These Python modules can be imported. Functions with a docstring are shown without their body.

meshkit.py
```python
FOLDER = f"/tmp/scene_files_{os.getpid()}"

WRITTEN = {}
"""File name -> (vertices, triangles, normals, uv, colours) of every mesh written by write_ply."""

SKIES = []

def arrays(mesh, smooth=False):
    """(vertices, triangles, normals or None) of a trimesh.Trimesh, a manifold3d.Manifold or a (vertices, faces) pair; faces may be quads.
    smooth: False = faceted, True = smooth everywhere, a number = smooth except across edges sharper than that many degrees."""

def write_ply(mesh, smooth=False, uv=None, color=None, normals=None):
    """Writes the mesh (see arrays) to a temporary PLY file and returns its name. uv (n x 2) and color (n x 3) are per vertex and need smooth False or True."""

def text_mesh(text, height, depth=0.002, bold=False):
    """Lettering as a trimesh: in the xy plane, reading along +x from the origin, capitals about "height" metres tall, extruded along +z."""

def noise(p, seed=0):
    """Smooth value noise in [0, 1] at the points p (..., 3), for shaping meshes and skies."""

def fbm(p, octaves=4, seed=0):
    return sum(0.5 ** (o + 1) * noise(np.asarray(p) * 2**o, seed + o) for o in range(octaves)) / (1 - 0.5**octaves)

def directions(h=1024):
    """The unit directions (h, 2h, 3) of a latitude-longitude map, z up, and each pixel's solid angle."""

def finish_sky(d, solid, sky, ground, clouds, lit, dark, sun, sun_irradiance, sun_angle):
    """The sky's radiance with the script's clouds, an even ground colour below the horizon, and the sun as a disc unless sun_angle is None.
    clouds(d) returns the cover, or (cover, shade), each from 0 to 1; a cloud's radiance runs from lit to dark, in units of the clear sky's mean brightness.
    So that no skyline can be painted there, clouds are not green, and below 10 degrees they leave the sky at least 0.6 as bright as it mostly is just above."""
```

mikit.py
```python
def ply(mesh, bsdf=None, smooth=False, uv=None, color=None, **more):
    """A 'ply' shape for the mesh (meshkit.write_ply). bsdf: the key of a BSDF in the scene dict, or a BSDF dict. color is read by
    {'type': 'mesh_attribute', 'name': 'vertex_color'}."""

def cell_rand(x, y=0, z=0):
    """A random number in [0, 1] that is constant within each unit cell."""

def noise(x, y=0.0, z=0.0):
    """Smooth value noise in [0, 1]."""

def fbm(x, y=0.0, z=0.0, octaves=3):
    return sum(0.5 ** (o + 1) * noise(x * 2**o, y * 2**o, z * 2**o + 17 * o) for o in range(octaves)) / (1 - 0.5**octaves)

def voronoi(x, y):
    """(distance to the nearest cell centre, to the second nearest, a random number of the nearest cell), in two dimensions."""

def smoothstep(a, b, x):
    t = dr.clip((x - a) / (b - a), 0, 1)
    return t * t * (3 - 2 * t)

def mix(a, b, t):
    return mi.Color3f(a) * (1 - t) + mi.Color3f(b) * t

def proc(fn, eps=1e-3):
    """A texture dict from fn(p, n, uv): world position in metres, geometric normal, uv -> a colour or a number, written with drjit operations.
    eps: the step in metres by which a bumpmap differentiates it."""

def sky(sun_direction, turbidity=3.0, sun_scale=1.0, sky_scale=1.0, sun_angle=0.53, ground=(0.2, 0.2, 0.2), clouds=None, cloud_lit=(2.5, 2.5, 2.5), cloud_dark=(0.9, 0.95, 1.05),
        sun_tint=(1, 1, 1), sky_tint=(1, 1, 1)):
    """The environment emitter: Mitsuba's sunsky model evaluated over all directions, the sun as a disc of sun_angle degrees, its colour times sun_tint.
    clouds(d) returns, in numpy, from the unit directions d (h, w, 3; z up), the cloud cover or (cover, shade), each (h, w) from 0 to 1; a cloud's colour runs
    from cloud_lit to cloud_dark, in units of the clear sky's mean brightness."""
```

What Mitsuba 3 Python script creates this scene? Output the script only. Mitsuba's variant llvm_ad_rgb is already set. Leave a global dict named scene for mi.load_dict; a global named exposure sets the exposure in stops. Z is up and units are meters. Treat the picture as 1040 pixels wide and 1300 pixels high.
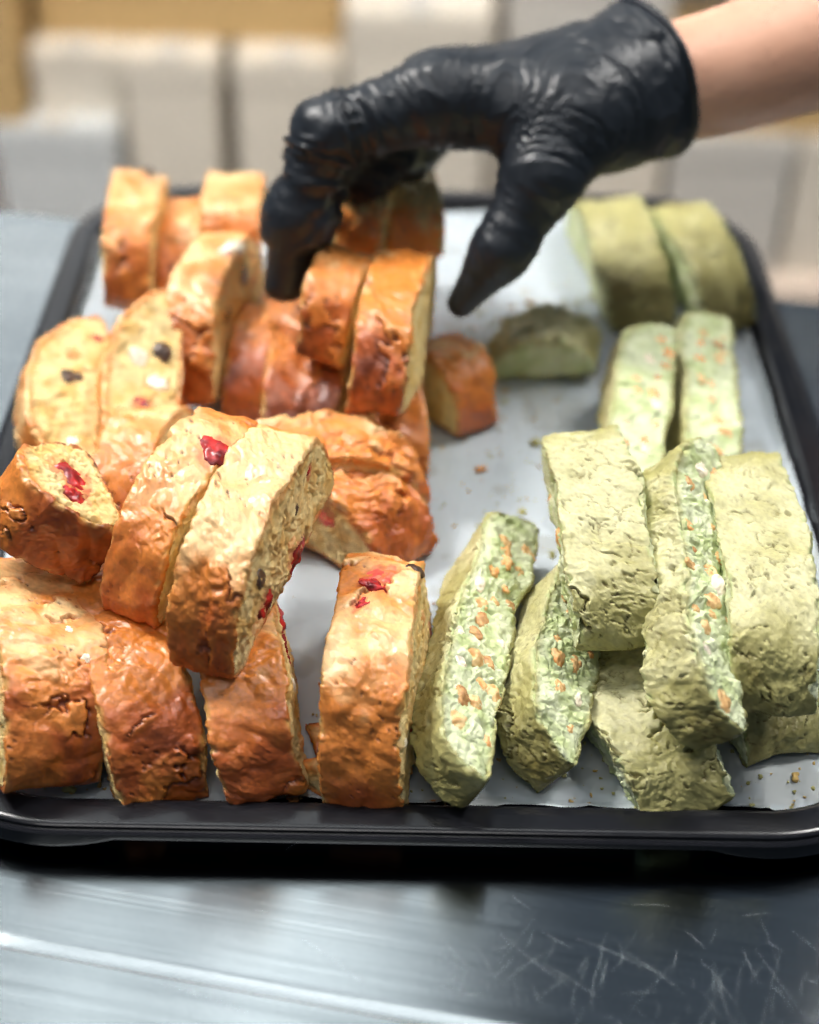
import math
import numpy as np
import trimesh, shapely
import manifold3d as m3
import drjit as dr
import mitsuba as mi
import mikit, meshkit
from mikit import proc, noise, fbm, smoothstep, mix
from scipy.spatial import Delaunay, cKDTree

T = mi.ScalarTransform4f
scene, labels = {}, {}

# ------------------------------------------------------------------ camera
PITCH, ROLL, CAMH = 0.64965649, -0.02698427, 0.408
cp_, sp_ = math.cos(PITCH), math.sin(PITCH)
r_, fw_, dn_ = np.array([1, 0, 0.]), np.array([0, cp_, -sp_]), np.array([0, -sp_, -cp_])
down = -math.sin(ROLL) * r_ + math.cos(ROLL) * dn_
org = np.array([0, 0, CAMH])
scene['camera'] = {'type': 'thinlens', 'fov': 28.03, 'fov_axis': 'x', 'aperture_radius': 0.0060, 'focus_distance': 0.552,
                   'near_clip': 0.02, 'far_clip': 30.0,
                   'to_world': T().look_at(origin=org.tolist(), target=(org + fw_).tolist(), up=(-down).tolist())}
exposure = 0.14

# ------------------------------------------------------------------ light: ceiling lamps of the kitchen and its dim surroundings
scene['kitchen_light'] = {'type': 'constant', 'radiance': {'type': 'rgb', 'value': [0.085, 0.104, 0.128]}}


def lamp(key, x0, x1, y0, y1, z, rad):
    v = np.array([[x0, y0, z], [x1, y0, z], [x1, y1, z], [x0, y1, z]], float)
    scene[key] = mikit.ply((v, np.array([[0, 2, 1], [0, 3, 2]])), 'white_metal', emitter={'type': 'area', 'radiance': {'type': 'rgb', 'value': rad}})


def lamp_fitting(n, x0, x1, y0, y1, z, rad, tubes):
    key = 'ceiling_lamp' + ('' if n == 0 else '_%03d' % n)
    t = .03
    parts = [trimesh.creation.box(bounds=[[x0 - t, y0 - t, z], [x0, y1 + t, z + .08]]), trimesh.creation.box(bounds=[[x1, y0 - t, z], [x1 + t, y1 + t, z + .08]]),
             trimesh.creation.box(bounds=[[x0, y0 - t, z], [x1, y0, z + .08]]), trimesh.creation.box(bounds=[[x0, y1, z], [x1, y1 + t, z + .08]]),
             trimesh.creation.box(bounds=[[x0 - t, y0 - t, z + .082], [x1 + t, y1 + t, z + .09]])]
    scene[key + '__frame'] = mikit.ply(trimesh.util.concatenate(parts), 'white_metal')
    lamp(key + '__diffuser', x0 + .002, x1 - .002, y0 + .002, y1 - .002, z + .03, rad)
    for k, (a, b, tr) in enumerate(tubes):
        lamp(key + '__tube' + ('' if k == 0 else '_%03d' % k), a, b, y0 + .03, y1 - .03, z + .024, tr)
    return key


L0 = lamp_fitting(0, -0.80, 0.10, 1.25, 2.35, 1.95, [.85, .94, .97], [(-.60, -.50, [1.7, 1.82, 1.82]), (-.30, -.22, [2.9, 3.05, 3.05]), (-.13, -.07, [2.4, 2.55, 2.55])])
labels[L0] = {'label': 'white ceiling lamp ahead of the worktop, out of the picture', 'category': 'lamp'}
L1 = lamp_fitting(1, -0.75, 0.25, -0.75, -0.10, 1.95, [3.6, 3.5, 3.4], [])
L2 = lamp_fitting(2, -1.30, -0.72, 0.78, 1.23, 1.55, [64, 61.7, 58.5], [])
L6 = lamp_fitting(6, -1.0, 0.40, 0.66, 0.90, 1.95, [4.2, 4.35, 4.35], [])
labels[L6] = {'label': 'narrow white strip lamp over the tray, out of the picture', 'category': 'lamp'}
labels[L2] = {'label': 'white ceiling lamp to the left of the worktop, out of the picture', 'category': 'lamp'}
L3 = lamp_fitting(3, -0.95, 0.95, 1.95, 2.20, 0.42, [6.6, 6.1, 5.3], [])
labels[L3] = {'label': 'long white shelf lamp over the cartons, out of the picture', 'category': 'lamp'}
L4 = lamp_fitting(4, 0.62, 1.12, 0.75, 1.20, 1.55, [38, 37, 35.4], [])
labels[L4] = {'label': 'white ceiling lamp to the right of the worktop, out of the picture', 'category': 'lamp'}
L5 = lamp_fitting(5, -2.3, -0.22, 3.0, 5.0, 1.95, [.95, 1.0, 1.02], [])
labels[L5] = {'label': 'wide dim ceiling lamp far behind the shelf, out of the picture', 'category': 'lamp'}
labels[L1] = {'label': 'white ceiling lamp behind the viewer, out of the picture', 'category': 'lamp'}


# ------------------------------------------------------------------ materials
def rgb(*c): return {'type': 'rgb', 'value': list(c)}
def srgb(r, g, b): return np.array([((x / 255 + .055) / 1.055) ** 2.4 if x > 10 else x / 255 / 12.92 for x in (r, g, b)])


VC = {'type': 'mesh_attribute', 'name': 'vertex_color'}
def bumped(fn, scale, inner, eps=2e-4):
    return {'type': 'bumpmap', 'arbitrary': proc(fn, eps), 'scale': scale, 'inner': inner}


scene['white_metal'] = {'type': 'principled', 'base_color': rgb(.8, .8, .8), 'roughness': .5}
scene['crust_bsdf'] = bumped(lambda p, n, uv: fbm(p.x * 900, p.y * 900, p.z * 900, 2), .00020,
                             {'type': 'principled', 'base_color': VC, 'roughness': proc(lambda p, n, uv: .25 + .34 * fbm(p.x * 150, p.y * 150, p.z * 150 + 7, 2)), 'specular': .6, 'clearcoat': .45, 'clearcoat_gloss': .75})
scene['matte_crust_bsdf'] = bumped(lambda p, n, uv: fbm(p.x * 1100, p.y * 1100, p.z * 1100, 2), .0004,
                                   {'type': 'principled', 'base_color': VC, 'roughness': proc(lambda p, n, uv: .36 + .30 * fbm(p.x * 140, p.y * 140, p.z * 140 + 7, 2)), 'specular': .5})
scene['crumb_bsdf'] = bumped(lambda p, n, uv: fbm(p.x * 1300, p.y * 1300, p.z * 1300, 2), .0005,
                             {'type': 'principled', 'base_color': VC, 'roughness': .75, 'specular': .3})
scene['cherry_bsdf'] = {'type': 'principled', 'base_color': VC, 'roughness': .34, 'specular': .5, 'clearcoat': .2}
scene['nut_bsdf'] = {'type': 'principled', 'base_color': VC, 'roughness': .5, 'specular': .4}
scene['glove_bsdf'] = bumped(lambda p, n, uv: fbm(p.x * 160, p.y * 160, p.z * 160, 2), .0003,
                             {'type': 'principled', 'base_color': rgb(.0125, .0165, .0225), 'roughness': .40, 'specular': .4}, 5e-4)
scene['skin_bsdf'] = {'type': 'principled', 'base_color': proc(lambda p, n, uv: mix(mix((.56, .28, .18), (.68, .40, .28), fbm(p.x * 40, p.y * 40, p.z * 40, 3)), (.45, .21, .14), .22 * smoothstep(.66, .8, noise(p.x * 300, p.y * 300, p.z * 300)))), 'roughness': .5, 'specular': .4}
scene['tray_bsdf'] = {'type': 'principled', 'base_color': rgb(.008, .0085, .011), 'roughness': proc(lambda p, n, uv: .13 + .12 * fbm(p.x * 60, p.y * 60, p.z * 60, 3)), 'specular': .45}
scene['paper_bsdf'] = {'type': 'twosided', 'b': {'type': 'principled', 'base_color': proc(lambda p, n, uv: mix(mix((.37, .42, .455), (.47, .52, .555), fbm(p.x * 25, p.y * 25, 0, 4)), (.30, .315, .30), .55 * smoothstep(.60, .72, fbm(p.x * 55, p.y * 55, 4, 3)))), 'roughness': .42, 'specular': .45}}
ANG = math.radians(-10.3)
CA, SA = math.cos(ANG), math.sin(ANG)


def steel_reflect(p, n, uv):
    a, b = p.x * CA + p.y * SA, -p.x * SA + p.y * CA
    s = .52 * noise(a * 12, b * 1700, 3) + .32 * noise(a * 40, b * 3000, 5) + .16 * noise(a * 7, b * 900, 9)
    w = fbm(a * 14, b * 22, 2, 3)
    return mix((.25, .28, .295), (.54, .585, .605), dr.clip(.10 + .95 * s + .6 * (w - .5), 0, 1))


scene['steel_bsdf'] = {'type': 'twosided', 'b': {'type': 'roughconductor', 'material': 'none', 'distribution': 'beckmann', 'alpha_u': .03, 'alpha_v': .085, 'specular_reflectance': proc(steel_reflect)}}
scene['scratch_bsdf'] = {'type': 'twosided', 'b': {'type': 'roughconductor', 'material': 'none', 'distribution': 'ggx', 'alpha': .45, 'specular_reflectance': rgb(.85, .92, .95)}}
scene['hair_bsdf'] = {'type': 'principled', 'base_color': rgb(.02, .018, .016), 'roughness': .6}
for nm, c in dict(carton_white=(.62, .57, .495), carton_grey=(.50, .48, .45), carton_blue=(.54, .56, .57), carton_brown=(.46, .31, .14), carton_dark=(.30, .25, .21), carton_peach=(.66, .55, .47)).items():
    scene[nm + '_bsdf'] = {'type': 'principled', 'base_color': rgb(*c), 'roughness': .6, 'specular': .3}
scene['floor_bsdf'] = {'type': 'principled', 'base_color': proc(lambda p, n, uv: mix((.22, .19, .17), (.30, .27, .24), fbm(p.x * 6, p.y * 6, 0, 4))), 'roughness': .5}


# ------------------------------------------------------------------ mesh helpers
def vnormals(v, f):
    n = np.zeros_like(v)
    c = np.cross(v[f[:, 1]] - v[f[:, 0]], v[f[:, 2]] - v[f[:, 0]])
    for k in range(3):
        np.add.at(n, f[:, k], c)
    return n / np.maximum(np.linalg.norm(n, axis=1, keepdims=True), 1e-12)


def put(key, v, f, n, bsdf, color=None, uv=None):
    path = meshkit.write_ply((v, f), False, uv, color, normals=n)
    scene[key] = {'type': 'ply', 'filename': path, 'face_normals': False, 'bsdf': {'type': 'ref', 'id': bsdf}}


def sub(v, f, n, col, keep):
    fk = f[keep]
    idx = np.unique(fk)
    mp = np.full(len(v), -1)
    mp[idx] = np.arange(len(idx))
    return v[idx], mp[fk], n[idx], None if col is None else np.clip(col[idx], 0, 1)


def N(p, s, seed=0): return meshkit.noise(np.asarray(p) / s, seed)
def FB(p, s, o=3, seed=0): return meshkit.fbm(np.asarray(p) / s, o, seed)
def sstep(a, b, x):
    t = np.clip((x - a) / (b - a), 0, 1)
    return t * t * (3 - 2 * t)
def lerp(a, b, t): return np.asarray(a) * (1 - t[:, None]) + np.asarray(b) * t[:, None]
def ridge(p, s, seed): return 1 - np.abs(2 * FB(p, s, 2, seed) - 1)


def grid_faces(nu, nv, close_u=True, close_v=False):
    i, j = np.meshgrid(np.arange(nu if close_u else nu - 1), np.arange(nv if close_v else nv - 1), indexing='ij')
    a, b = i.ravel(), j.ravel()
    a2, b2 = (a + 1) % nu, (b + 1) % nv
    q = np.stack([a * nv + b, a2 * nv + b, a2 * nv + b2, a * nv + b2], 1)
    return np.vstack([q[:, [0, 1, 2]], q[:, [0, 2, 3]]])


# ------------------------------------------------------------------ worktop
E1, E2 = np.array([CA, SA]), np.array([-SA, CA])
BACK, CREASE = np.array([-.2236, .794]), np.array([-.121, .3175])
b_back, b_cr = BACK @ E2, CREASE @ E2


def strip(key, prof, bsdf):
    """A strip of sheet along the worktop's length: prof is a list of (across, z)."""
    prof = np.array(prof)
    xs = np.linspace(-1.1, 1.1, 45)
    v, uv = [], []
    arc = np.concatenate([[0], np.cumsum(np.linalg.norm(np.diff(prof, axis=0), axis=1))])
    for x in xs:
        for (b, z), s in zip(prof, arc):
            q = x * E1 + b * E2
            v.append([q[0], q[1], z]); uv.append([x, s])
    v = np.array(v)
    f = grid_faces(len(xs), len(prof), False)
    n = vnormals(v, f)
    if n[:, 2].mean() < 0:
        f, n = f[:, ::-1], -n
    put(key, v, f, n, bsdf, uv=np.array(uv))


def arcp(cx, cz, r, a0, a1, k=8): return [(cx + r * math.cos(a), cz + r * math.sin(a)) for a in np.radians(np.linspace(a0, a1, k))]


sx_ = np.linspace(0, 1, 12)
seam = [(b_cr + .0030 - .0060 * t, -.0008 * (3 * t * t - 2 * t ** 3)) for t in sx_]
strip('worktop__top_sheet', [(b_back + .001, -.04)] + arcp(b_back - .003, -.003, .004, 0, 90) + [(y, 0) for y in np.linspace(b_back - .02, b_cr + .02, 12)] + seam, 'steel_bsdf')
strip('worktop__front_sheet', [(y, -.00115 - max(0, (b_cr - .003 - y)) * .012) for y in np.linspace(b_cr - .003, b_cr - .30, 14)], 'steel_bsdf')
labels['worktop'] = {'label': 'scratched brushed stainless steel worktop under the black tray', 'category': 'worktop'}
rng = np.random.default_rng(11)


def ribbon(pts, w, z):
    pts = np.asarray(pts)
    t = np.gradient(pts, axis=0)
    t /= np.linalg.norm(t, axis=1, keepdims=True)
    nn = np.stack([-t[:, 1], t[:, 0]], 1)
    ww = w * np.sin(np.linspace(.25, np.pi - .25, len(pts)))[:, None] / 2
    a, b = pts + nn * ww, pts - nn * ww
    v = np.vstack([np.c_[a, np.full(len(a), z)], np.c_[b, np.full(len(b), z)], np.c_[pts, np.full(len(a), z + .00004)]])
    k = len(pts)
    i = np.arange(k - 1)
    f = np.vstack([np.c_[i, i + 2 * k, i + 2 * k + 1], np.c_[i, i + 2 * k + 1, i + 1], np.c_[i + 2 * k, i + k, i + k + 1], np.c_[i + 2 * k, i + k + 1, i + 2 * k + 1]])
    return v, f


def join(parts):
    vs, fs, at = [], [], 0
    for v, f in parts:
        vs.append(v); fs.append(f + at); at += len(v)
    return np.vstack(vs), np.vstack(fs)


sc = []
for k in range(210):
    if k < 150:
        c = np.array([rng.uniform(.015, .15), rng.uniform(.272, .325)])
        ang = rng.normal(75, 28) if rng.random() < .8 else rng.normal(140, 12)
        ln = rng.uniform(.006, .032) if rng.random() < .4 else rng.uniform(.003, .012)
    else:
        c = np.array([rng.uniform(-.15, .20), rng.uniform(.26, .78)])
        ang, ln = rng.normal(-10, 25), rng.uniform(.004, .03)
    d = np.array([math.cos(math.radians(ang)), math.sin(math.radians(ang))])
    s = np.linspace(-.5, .5, 6)[:, None]
    pts = c + d * s * ln + np.array([-d[1], d[0]]) * (s ** 2) * ln * rng.normal(0, .15)
    bb = pts @ E2
    if bb.min() < b_cr + .003 and bb.max() > b_cr - .003: continue
    sc.append(ribbon(pts, rng.uniform(.00005, .00012), .00006 if bb.min() > b_cr else -.00105 + (bb.mean() - b_cr) * .012))
v, f = join(sc)
put('worktop__scratch', v, f, vnormals(v, f) * np.array([1, 1, 1]), 'scratch_bsdf')
labels['worktop__scratch'] = {'kind': 'stuff', 'label': 'fine scratches in the steel'}

# ------------------------------------------------------------------ tray
TC, TYAW, TW, TD, TR = np.array([.00118, .5782]), .01187, .3481, .4543, .0615
tc, ts = math.cos(TYAW), math.sin(TYAW)


def tray_xy(l): return np.stack([TC[0] + l[..., 0] * tc - l[..., 1] * ts, TC[1] + l[..., 0] * ts + l[..., 1] * tc], -1)


def outline(d, nc=22, ne=26):
    """The tray's rounded rectangle, d inside its outer edge; also how far each point is inside a corner."""
    r = max(TR - d, .004)
    pts, corner = [], []
    cs = [(TW / 2 - TR, -TD / 2 + TR, -90), (TW / 2 - TR, TD / 2 - TR, 0), (-TW / 2 + TR, TD / 2 - TR, 90), (-TW / 2 + TR, -TD / 2 + TR, 180)]
    for k, (cx, cy, a0) in enumerate(cs):
        for a in np.radians(np.linspace(a0, a0 + 90, nc)):
            pts.append((cx + r * math.cos(a), cy + r * math.sin(a))); corner.append(1.)
        nx = cs[(k + 1) % 4]
        a1 = math.radians(a0 + 90)
        p, q = np.array([cx + r * math.cos(a1), cy + r * math.sin(a1)]), np.array([nx[0] + r * math.cos(a1), nx[1] + r * math.sin(a1)])
        for s in np.linspace(0, 1, ne)[1:-1]:
            pts.append(tuple(p + (q - p) * s))
            corner.append(float(1 - sstep(.004, .018, min(s, 1 - s) * np.linalg.norm(q - p))))
    return np.array(pts), np.array(corner)


def sweep(key, prof, bsdf):
    rows = []
    for d, z, lug in prof:
        o, c = outline(d)
        rows.append(np.c_[tray_xy(o), z - lug * c])
    V = np.stack(rows, 1)
    nu, nv = V.shape[:2]
    v = V.reshape(-1, 3)
    f = grid_faces(nu, nv)
    m = trimesh.Trimesh(v, f, process=False)
    scene[key] = mikit.ply(m, bsdf, smooth=35)


sweep('serving_tray__rim', [(.0130, .0117, 0), (.0016, .0112, 0), (.0014, .0100, .0028), (.0006, .0094, .0035), (-.0010, .0096, .0035), (-.0014, .0102, .0028), (-.0014, .0120, 0), (-.0008, .0125, 0),
                            (.0002, .0123, 0), (.0006, .0125, 0), (.0008, .0136, 0), (.0016, .0142, 0), (.0030, .0144, 0), (.0075, .0145, 0), (.0105, .0144, 0), (.0121, .0139, 0), (.0130, .0130, 0)], 'tray_bsdf')
prof = [(.0130, .0132, 0), (.0142, .0090, 0), (.0152, .0068, 0), (.0164, .0060, 0), (.0184, .0057, 0), (.03, .0057, 0), (.058, .0057, 0), (.0585, .0022, 0), (.03, .0022, 0), (.0205, .0018, 0), (.0200, .0003, 0), (.0185, .0003, 0), (.0160, .0020, 0), (.0139, .0085, 0), (.0125, .0118, 0)]
sweep('serving_tray__wall', prof, 'tray_bsdf')
o, _ = outline(.0578)
v = np.vstack([np.c_[tray_xy(o), np.full(len(o), .0057)], [[TC[0], TC[1], .0057]]])
k = len(o)
scene['serving_tray__floor_panel'] = mikit.ply((v, np.array([[i, (i + 1) % k, k] for i in range(k)])), 'tray_bsdf')
labels['serving_tray'] = {'label': 'black plastic tray with rounded corners holding biscotti on the steel worktop', 'category': 'tray'}

# parchment lining: sheet that lies on the floor and turns up against the walls
nx, ny = 170, 230
hx, hy = TW / 2 - .0155, TD / 2 - .0165
gx, gy = np.meshgrid(np.linspace(-hx, hx, nx), np.linspace(-hy, hy, ny), indexing='ij')
# round off the corners
RR = .036
ex, ey = np.maximum(np.abs(gx) - (hx - RR), 0), np.maximum(np.abs(gy) - (hy - RR), 0)
rr = np.hypot(ex, ey)
mm = np.maximum(ex, ey)
sc_ = np.where(rr > 1e-9, mm / np.maximum(rr, 1e-9), 1)
gx = np.sign(gx) * np.where(ex > 0, hx - RR + ex * sc_, np.abs(gx))
gy = np.sign(gy) * np.where(ey > 0, hy - RR + ey * sc_, np.abs(gy))
edge = np.minimum(np.minimum(hx - np.abs(gx), hy - np.abs(gy)), np.where((ex > 0) & (ey > 0), RR - mm, 1))
P3 = np.stack([gx, gy, gx * 0], -1)
z = .0064 + .0007 * FB(P3, .035, 3, 5) + .0006 * ridge(P3 * [1, .35, 1], .03, 8) ** 6
fl_ = lambda a_, b_, c_, w_: np.exp(-((gx * a_ + gy * b_ - c_) / w_) ** 2)
z += .0006 * fl_(.95, .3, .085, .0012) + .0005 * fl_(.2, -.98, -.03, .001) + .0006 * fl_(-.5, .86, .06, .0012) * (gx > -.02) + .0012 * ridge(P3 * [1, .6, 1], .018, 23) ** 8 * sstep(.02, .005, edge)
z += .0045 * sstep(.0035, 0, edge) * (.4 + .6 * N(P3, .012, 3)) * (gx > -.05)
z += .0009 * np.exp(-((gy + .117 - .01 * gx) / .0008) ** 2)
v = np.concatenate([tray_xy(np.stack([gx, gy], -1)), z[..., None]], -1).reshape(-1, 3)
f = grid_faces(nx, ny, False)
n = vnormals(v, f)
if n[:, 2].mean() < 0: f, n = f[:, ::-1], -n
put('parchment_paper', v, f, n, 'paper_bsdf')
labels['parchment_paper'] = {'label': 'pale grey-blue parchment paper lining the floor of the black tray', 'category': 'paper'}


# ------------------------------------------------------------------ biscotti
def rot(yaw, pit, rho):
    cy, sy = math.cos(yaw), math.sin(yaw); cp, sp = math.cos(pit), math.sin(pit); cr, sr = math.cos(rho), math.sin(rho)
    return np.array([[cy, -sy, 0], [sy, cy, 0], [0, 0, 1]]) @ np.array([[1, 0, 0], [0, cp, -sp], [0, sp, cp]]) @ np.array([[cr, 0, sr], [0, 1, 0], [-sr, 0, cr]])


ORANGE = dict(pale=srgb(245, 202, 142), mid=srgb(225, 134, 54), dark=srgb(182, 88, 32), deep=srgb(88, 32, 14), crumb=srgb(248, 222, 160), crumb2=srgb(234, 192, 116))
GREEN = dict(pale=srgb(212, 208, 160), mid=srgb(174, 168, 108), dark=srgb(126, 115, 60), deep=srgb(92, 74, 34), crumb=srgb(226, 233, 194), crumb2=srgb(198, 211, 152))


def biscotto(key, kind, pos, ang, dims, seed, step=.0007, brown=0., nuts=(), p=2.6, q=.5, tint=.80, half=None, rnd=.14, rugged=1.):
    """A slice cut from a baked loaf: a domed outline (length along local y, height along local z) given thickness along local x.
    nuts: (side, y, z, size, colour, stretch) pieces seen in the cut faces (side +1/-1) or on the crust (side 0, where z is the place across the slice)."""
    pal = ORANGE if kind == 'o' else GREEN
    L, Tk, H = dims
    M = rot(*np.radians(ang))
    rg = np.random.default_rng(seed)
    # outline, counter-clockwise seen from +x: along the bottom, then over the dome back
    u = -np.cos(np.linspace(0, np.pi, 240))
    dome = np.c_[u * L / 2, H * np.maximum(1 - np.abs(u) ** p, 0) ** q]
    if half: dome = dome[u > half]
    poly = shapely.Polygon(dome).buffer(-H * rnd).buffer(H * rnd)
    poly = poly.buffer(.0008).buffer(-.0008)
    ring = np.array(poly.exterior.coords)[:-1]
    if shapely.LinearRing(ring).is_ccw is False: ring = ring[::-1]
    closed = np.vstack([ring, ring[:1]])
    arc = np.concatenate([[0], np.cumsum(np.linalg.norm(np.diff(closed, axis=0), axis=1))])
    no = max(int(arc[-1] / step), 40)
    s = np.arange(no) / no * arc[-1]
    ol = np.c_[np.interp(s, arc, closed[:, 0]), np.interp(s, arc, closed[:, 1])]
    tg = np.roll(ol, -2, 0) - np.roll(ol, 2, 0)
    tg /= np.linalg.norm(tg, axis=1, keepdims=True)
    nrm = np.c_[tg[:, 1], -tg[:, 0]]
    r = .0011
    xs = np.concatenate([-Tk / 2 + r - r * np.cos(np.linspace(0, np.pi / 2, 4)[:-1]), np.linspace(-Tk / 2 + r, Tk / 2 - r, max(int((Tk - 2 * r) / step), 8)), Tk / 2 - r + r * np.sin(np.linspace(0, np.pi / 2, 4)[1:])])
    ax = np.maximum(np.abs(xs) - (Tk / 2 - r), 0)
    ins = r - np.sqrt(np.maximum(r * r - ax * ax, 0))
    nxs = len(xs)
    V = np.empty((no, nxs, 3))
    V[..., 0] = xs[None]
    V[..., 1:] = ol[:, None] - nrm[:, None] * ins[None, :, None]
    v = V.reshape(-1, 3)
    f = [grid_faces(no, nxs)]
    part = [np.zeros(len(f[0]), int)]
    # the two cut faces
    inner = ol - nrm * r
    pin = shapely.Polygon(inner).buffer(-step * .55)
    x0, y0, x1, y1 = pin.bounds
    g = np.stack(np.meshgrid(np.arange(x0, x1, step), np.arange(y0, y1, step * .9), indexing='ij'), -1)
    g[:, ::2, 0] += step / 2
    g = g.reshape(-1, 2) + rg.uniform(-.22, .22, (g.size // 2, 2)) * step
    g = g[shapely.contains_xy(pin, g[:, 0], g[:, 1])]
    tri = Delaunay(np.vstack([inner, g])).simplices
    ctr = np.vstack([inner, g])[tri].mean(1)
    full = shapely.Polygon(inner)
    ok = shapely.contains_xy(full, ctr[:, 0], ctr[:, 1])
    tri = tri[ok]
    q2 = np.vstack([inner, g])
    e = np.cross(np.c_[q2[tri[:, 1]] - q2[tri[:, 0]], np.zeros(len(tri))], np.c_[q2[tri[:, 2]] - q2[tri[:, 0]], np.zeros(len(tri))])[:, 2]
    tri[e < 0] = tri[e < 0][:, ::-1]
    at = len(v)
    for side in (-1, 1):
        base = len(v)
        v = np.vstack([v, np.c_[np.full(len(g), side * Tk / 2), g]])
        mp = np.concatenate([np.arange(no) * nxs + (nxs - 1 if side > 0 else 0), base + np.arange(len(g))])
        ff = mp[tri]
        f.append(ff if side > 0 else ff[:, ::-1])
        part.append(np.full(len(ff), side))
    f, part = np.vstack(f), np.concatenate(part)
    n0 = vnormals(v, f)
    if (n0[:at].reshape(no, nxs, 3)[:, nxs // 2, 1:] * nrm).sum(1).mean() < 0:
        f, n0 = f[:, ::-1], -n0
    loc = v.copy()
    off = rg.uniform(0, 50, 3)
    w = np.zeros(len(v)); w[:at] = 1.0
    # crust weight fades in the last rounded ring
    ringw = np.tile(np.clip(1 - ax / r, .15, 1), no)
    w[:at] = ringw
    Q_, _ = np.linalg.qr(rg.normal(size=(3, 3)))
    P = v @ Q_.T + off
    # crust relief
    bot = sstep(.004, .0005, loc[:, 2]) * (np.abs(n0[:, 2]) > .5)
    rd1, rd2, rd3 = ridge(P * [1, .8, 1], .011, seed), ridge(P, .0045, seed + 3), ridge(P, .0020, seed + 4)
    warp = P + .0035 * (np.stack([FB(P, .006, 3, seed + k) for k in (11, 12, 13)], -1) - .5)
    ck = 2 * FB(warp, .016, 4, seed + 21) - 1
    cmask = sstep(.54, .64, FB(P, .020, 2, seed + 31))
    cr = sstep(.030, .0, np.abs(ck)) * cmask
    flake = sstep(.0, .035, ck) * cmask * sstep(.30, .12, ck)
    wr = sstep(.40, .65, FB(P, .018, 2, seed + 33))
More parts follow.
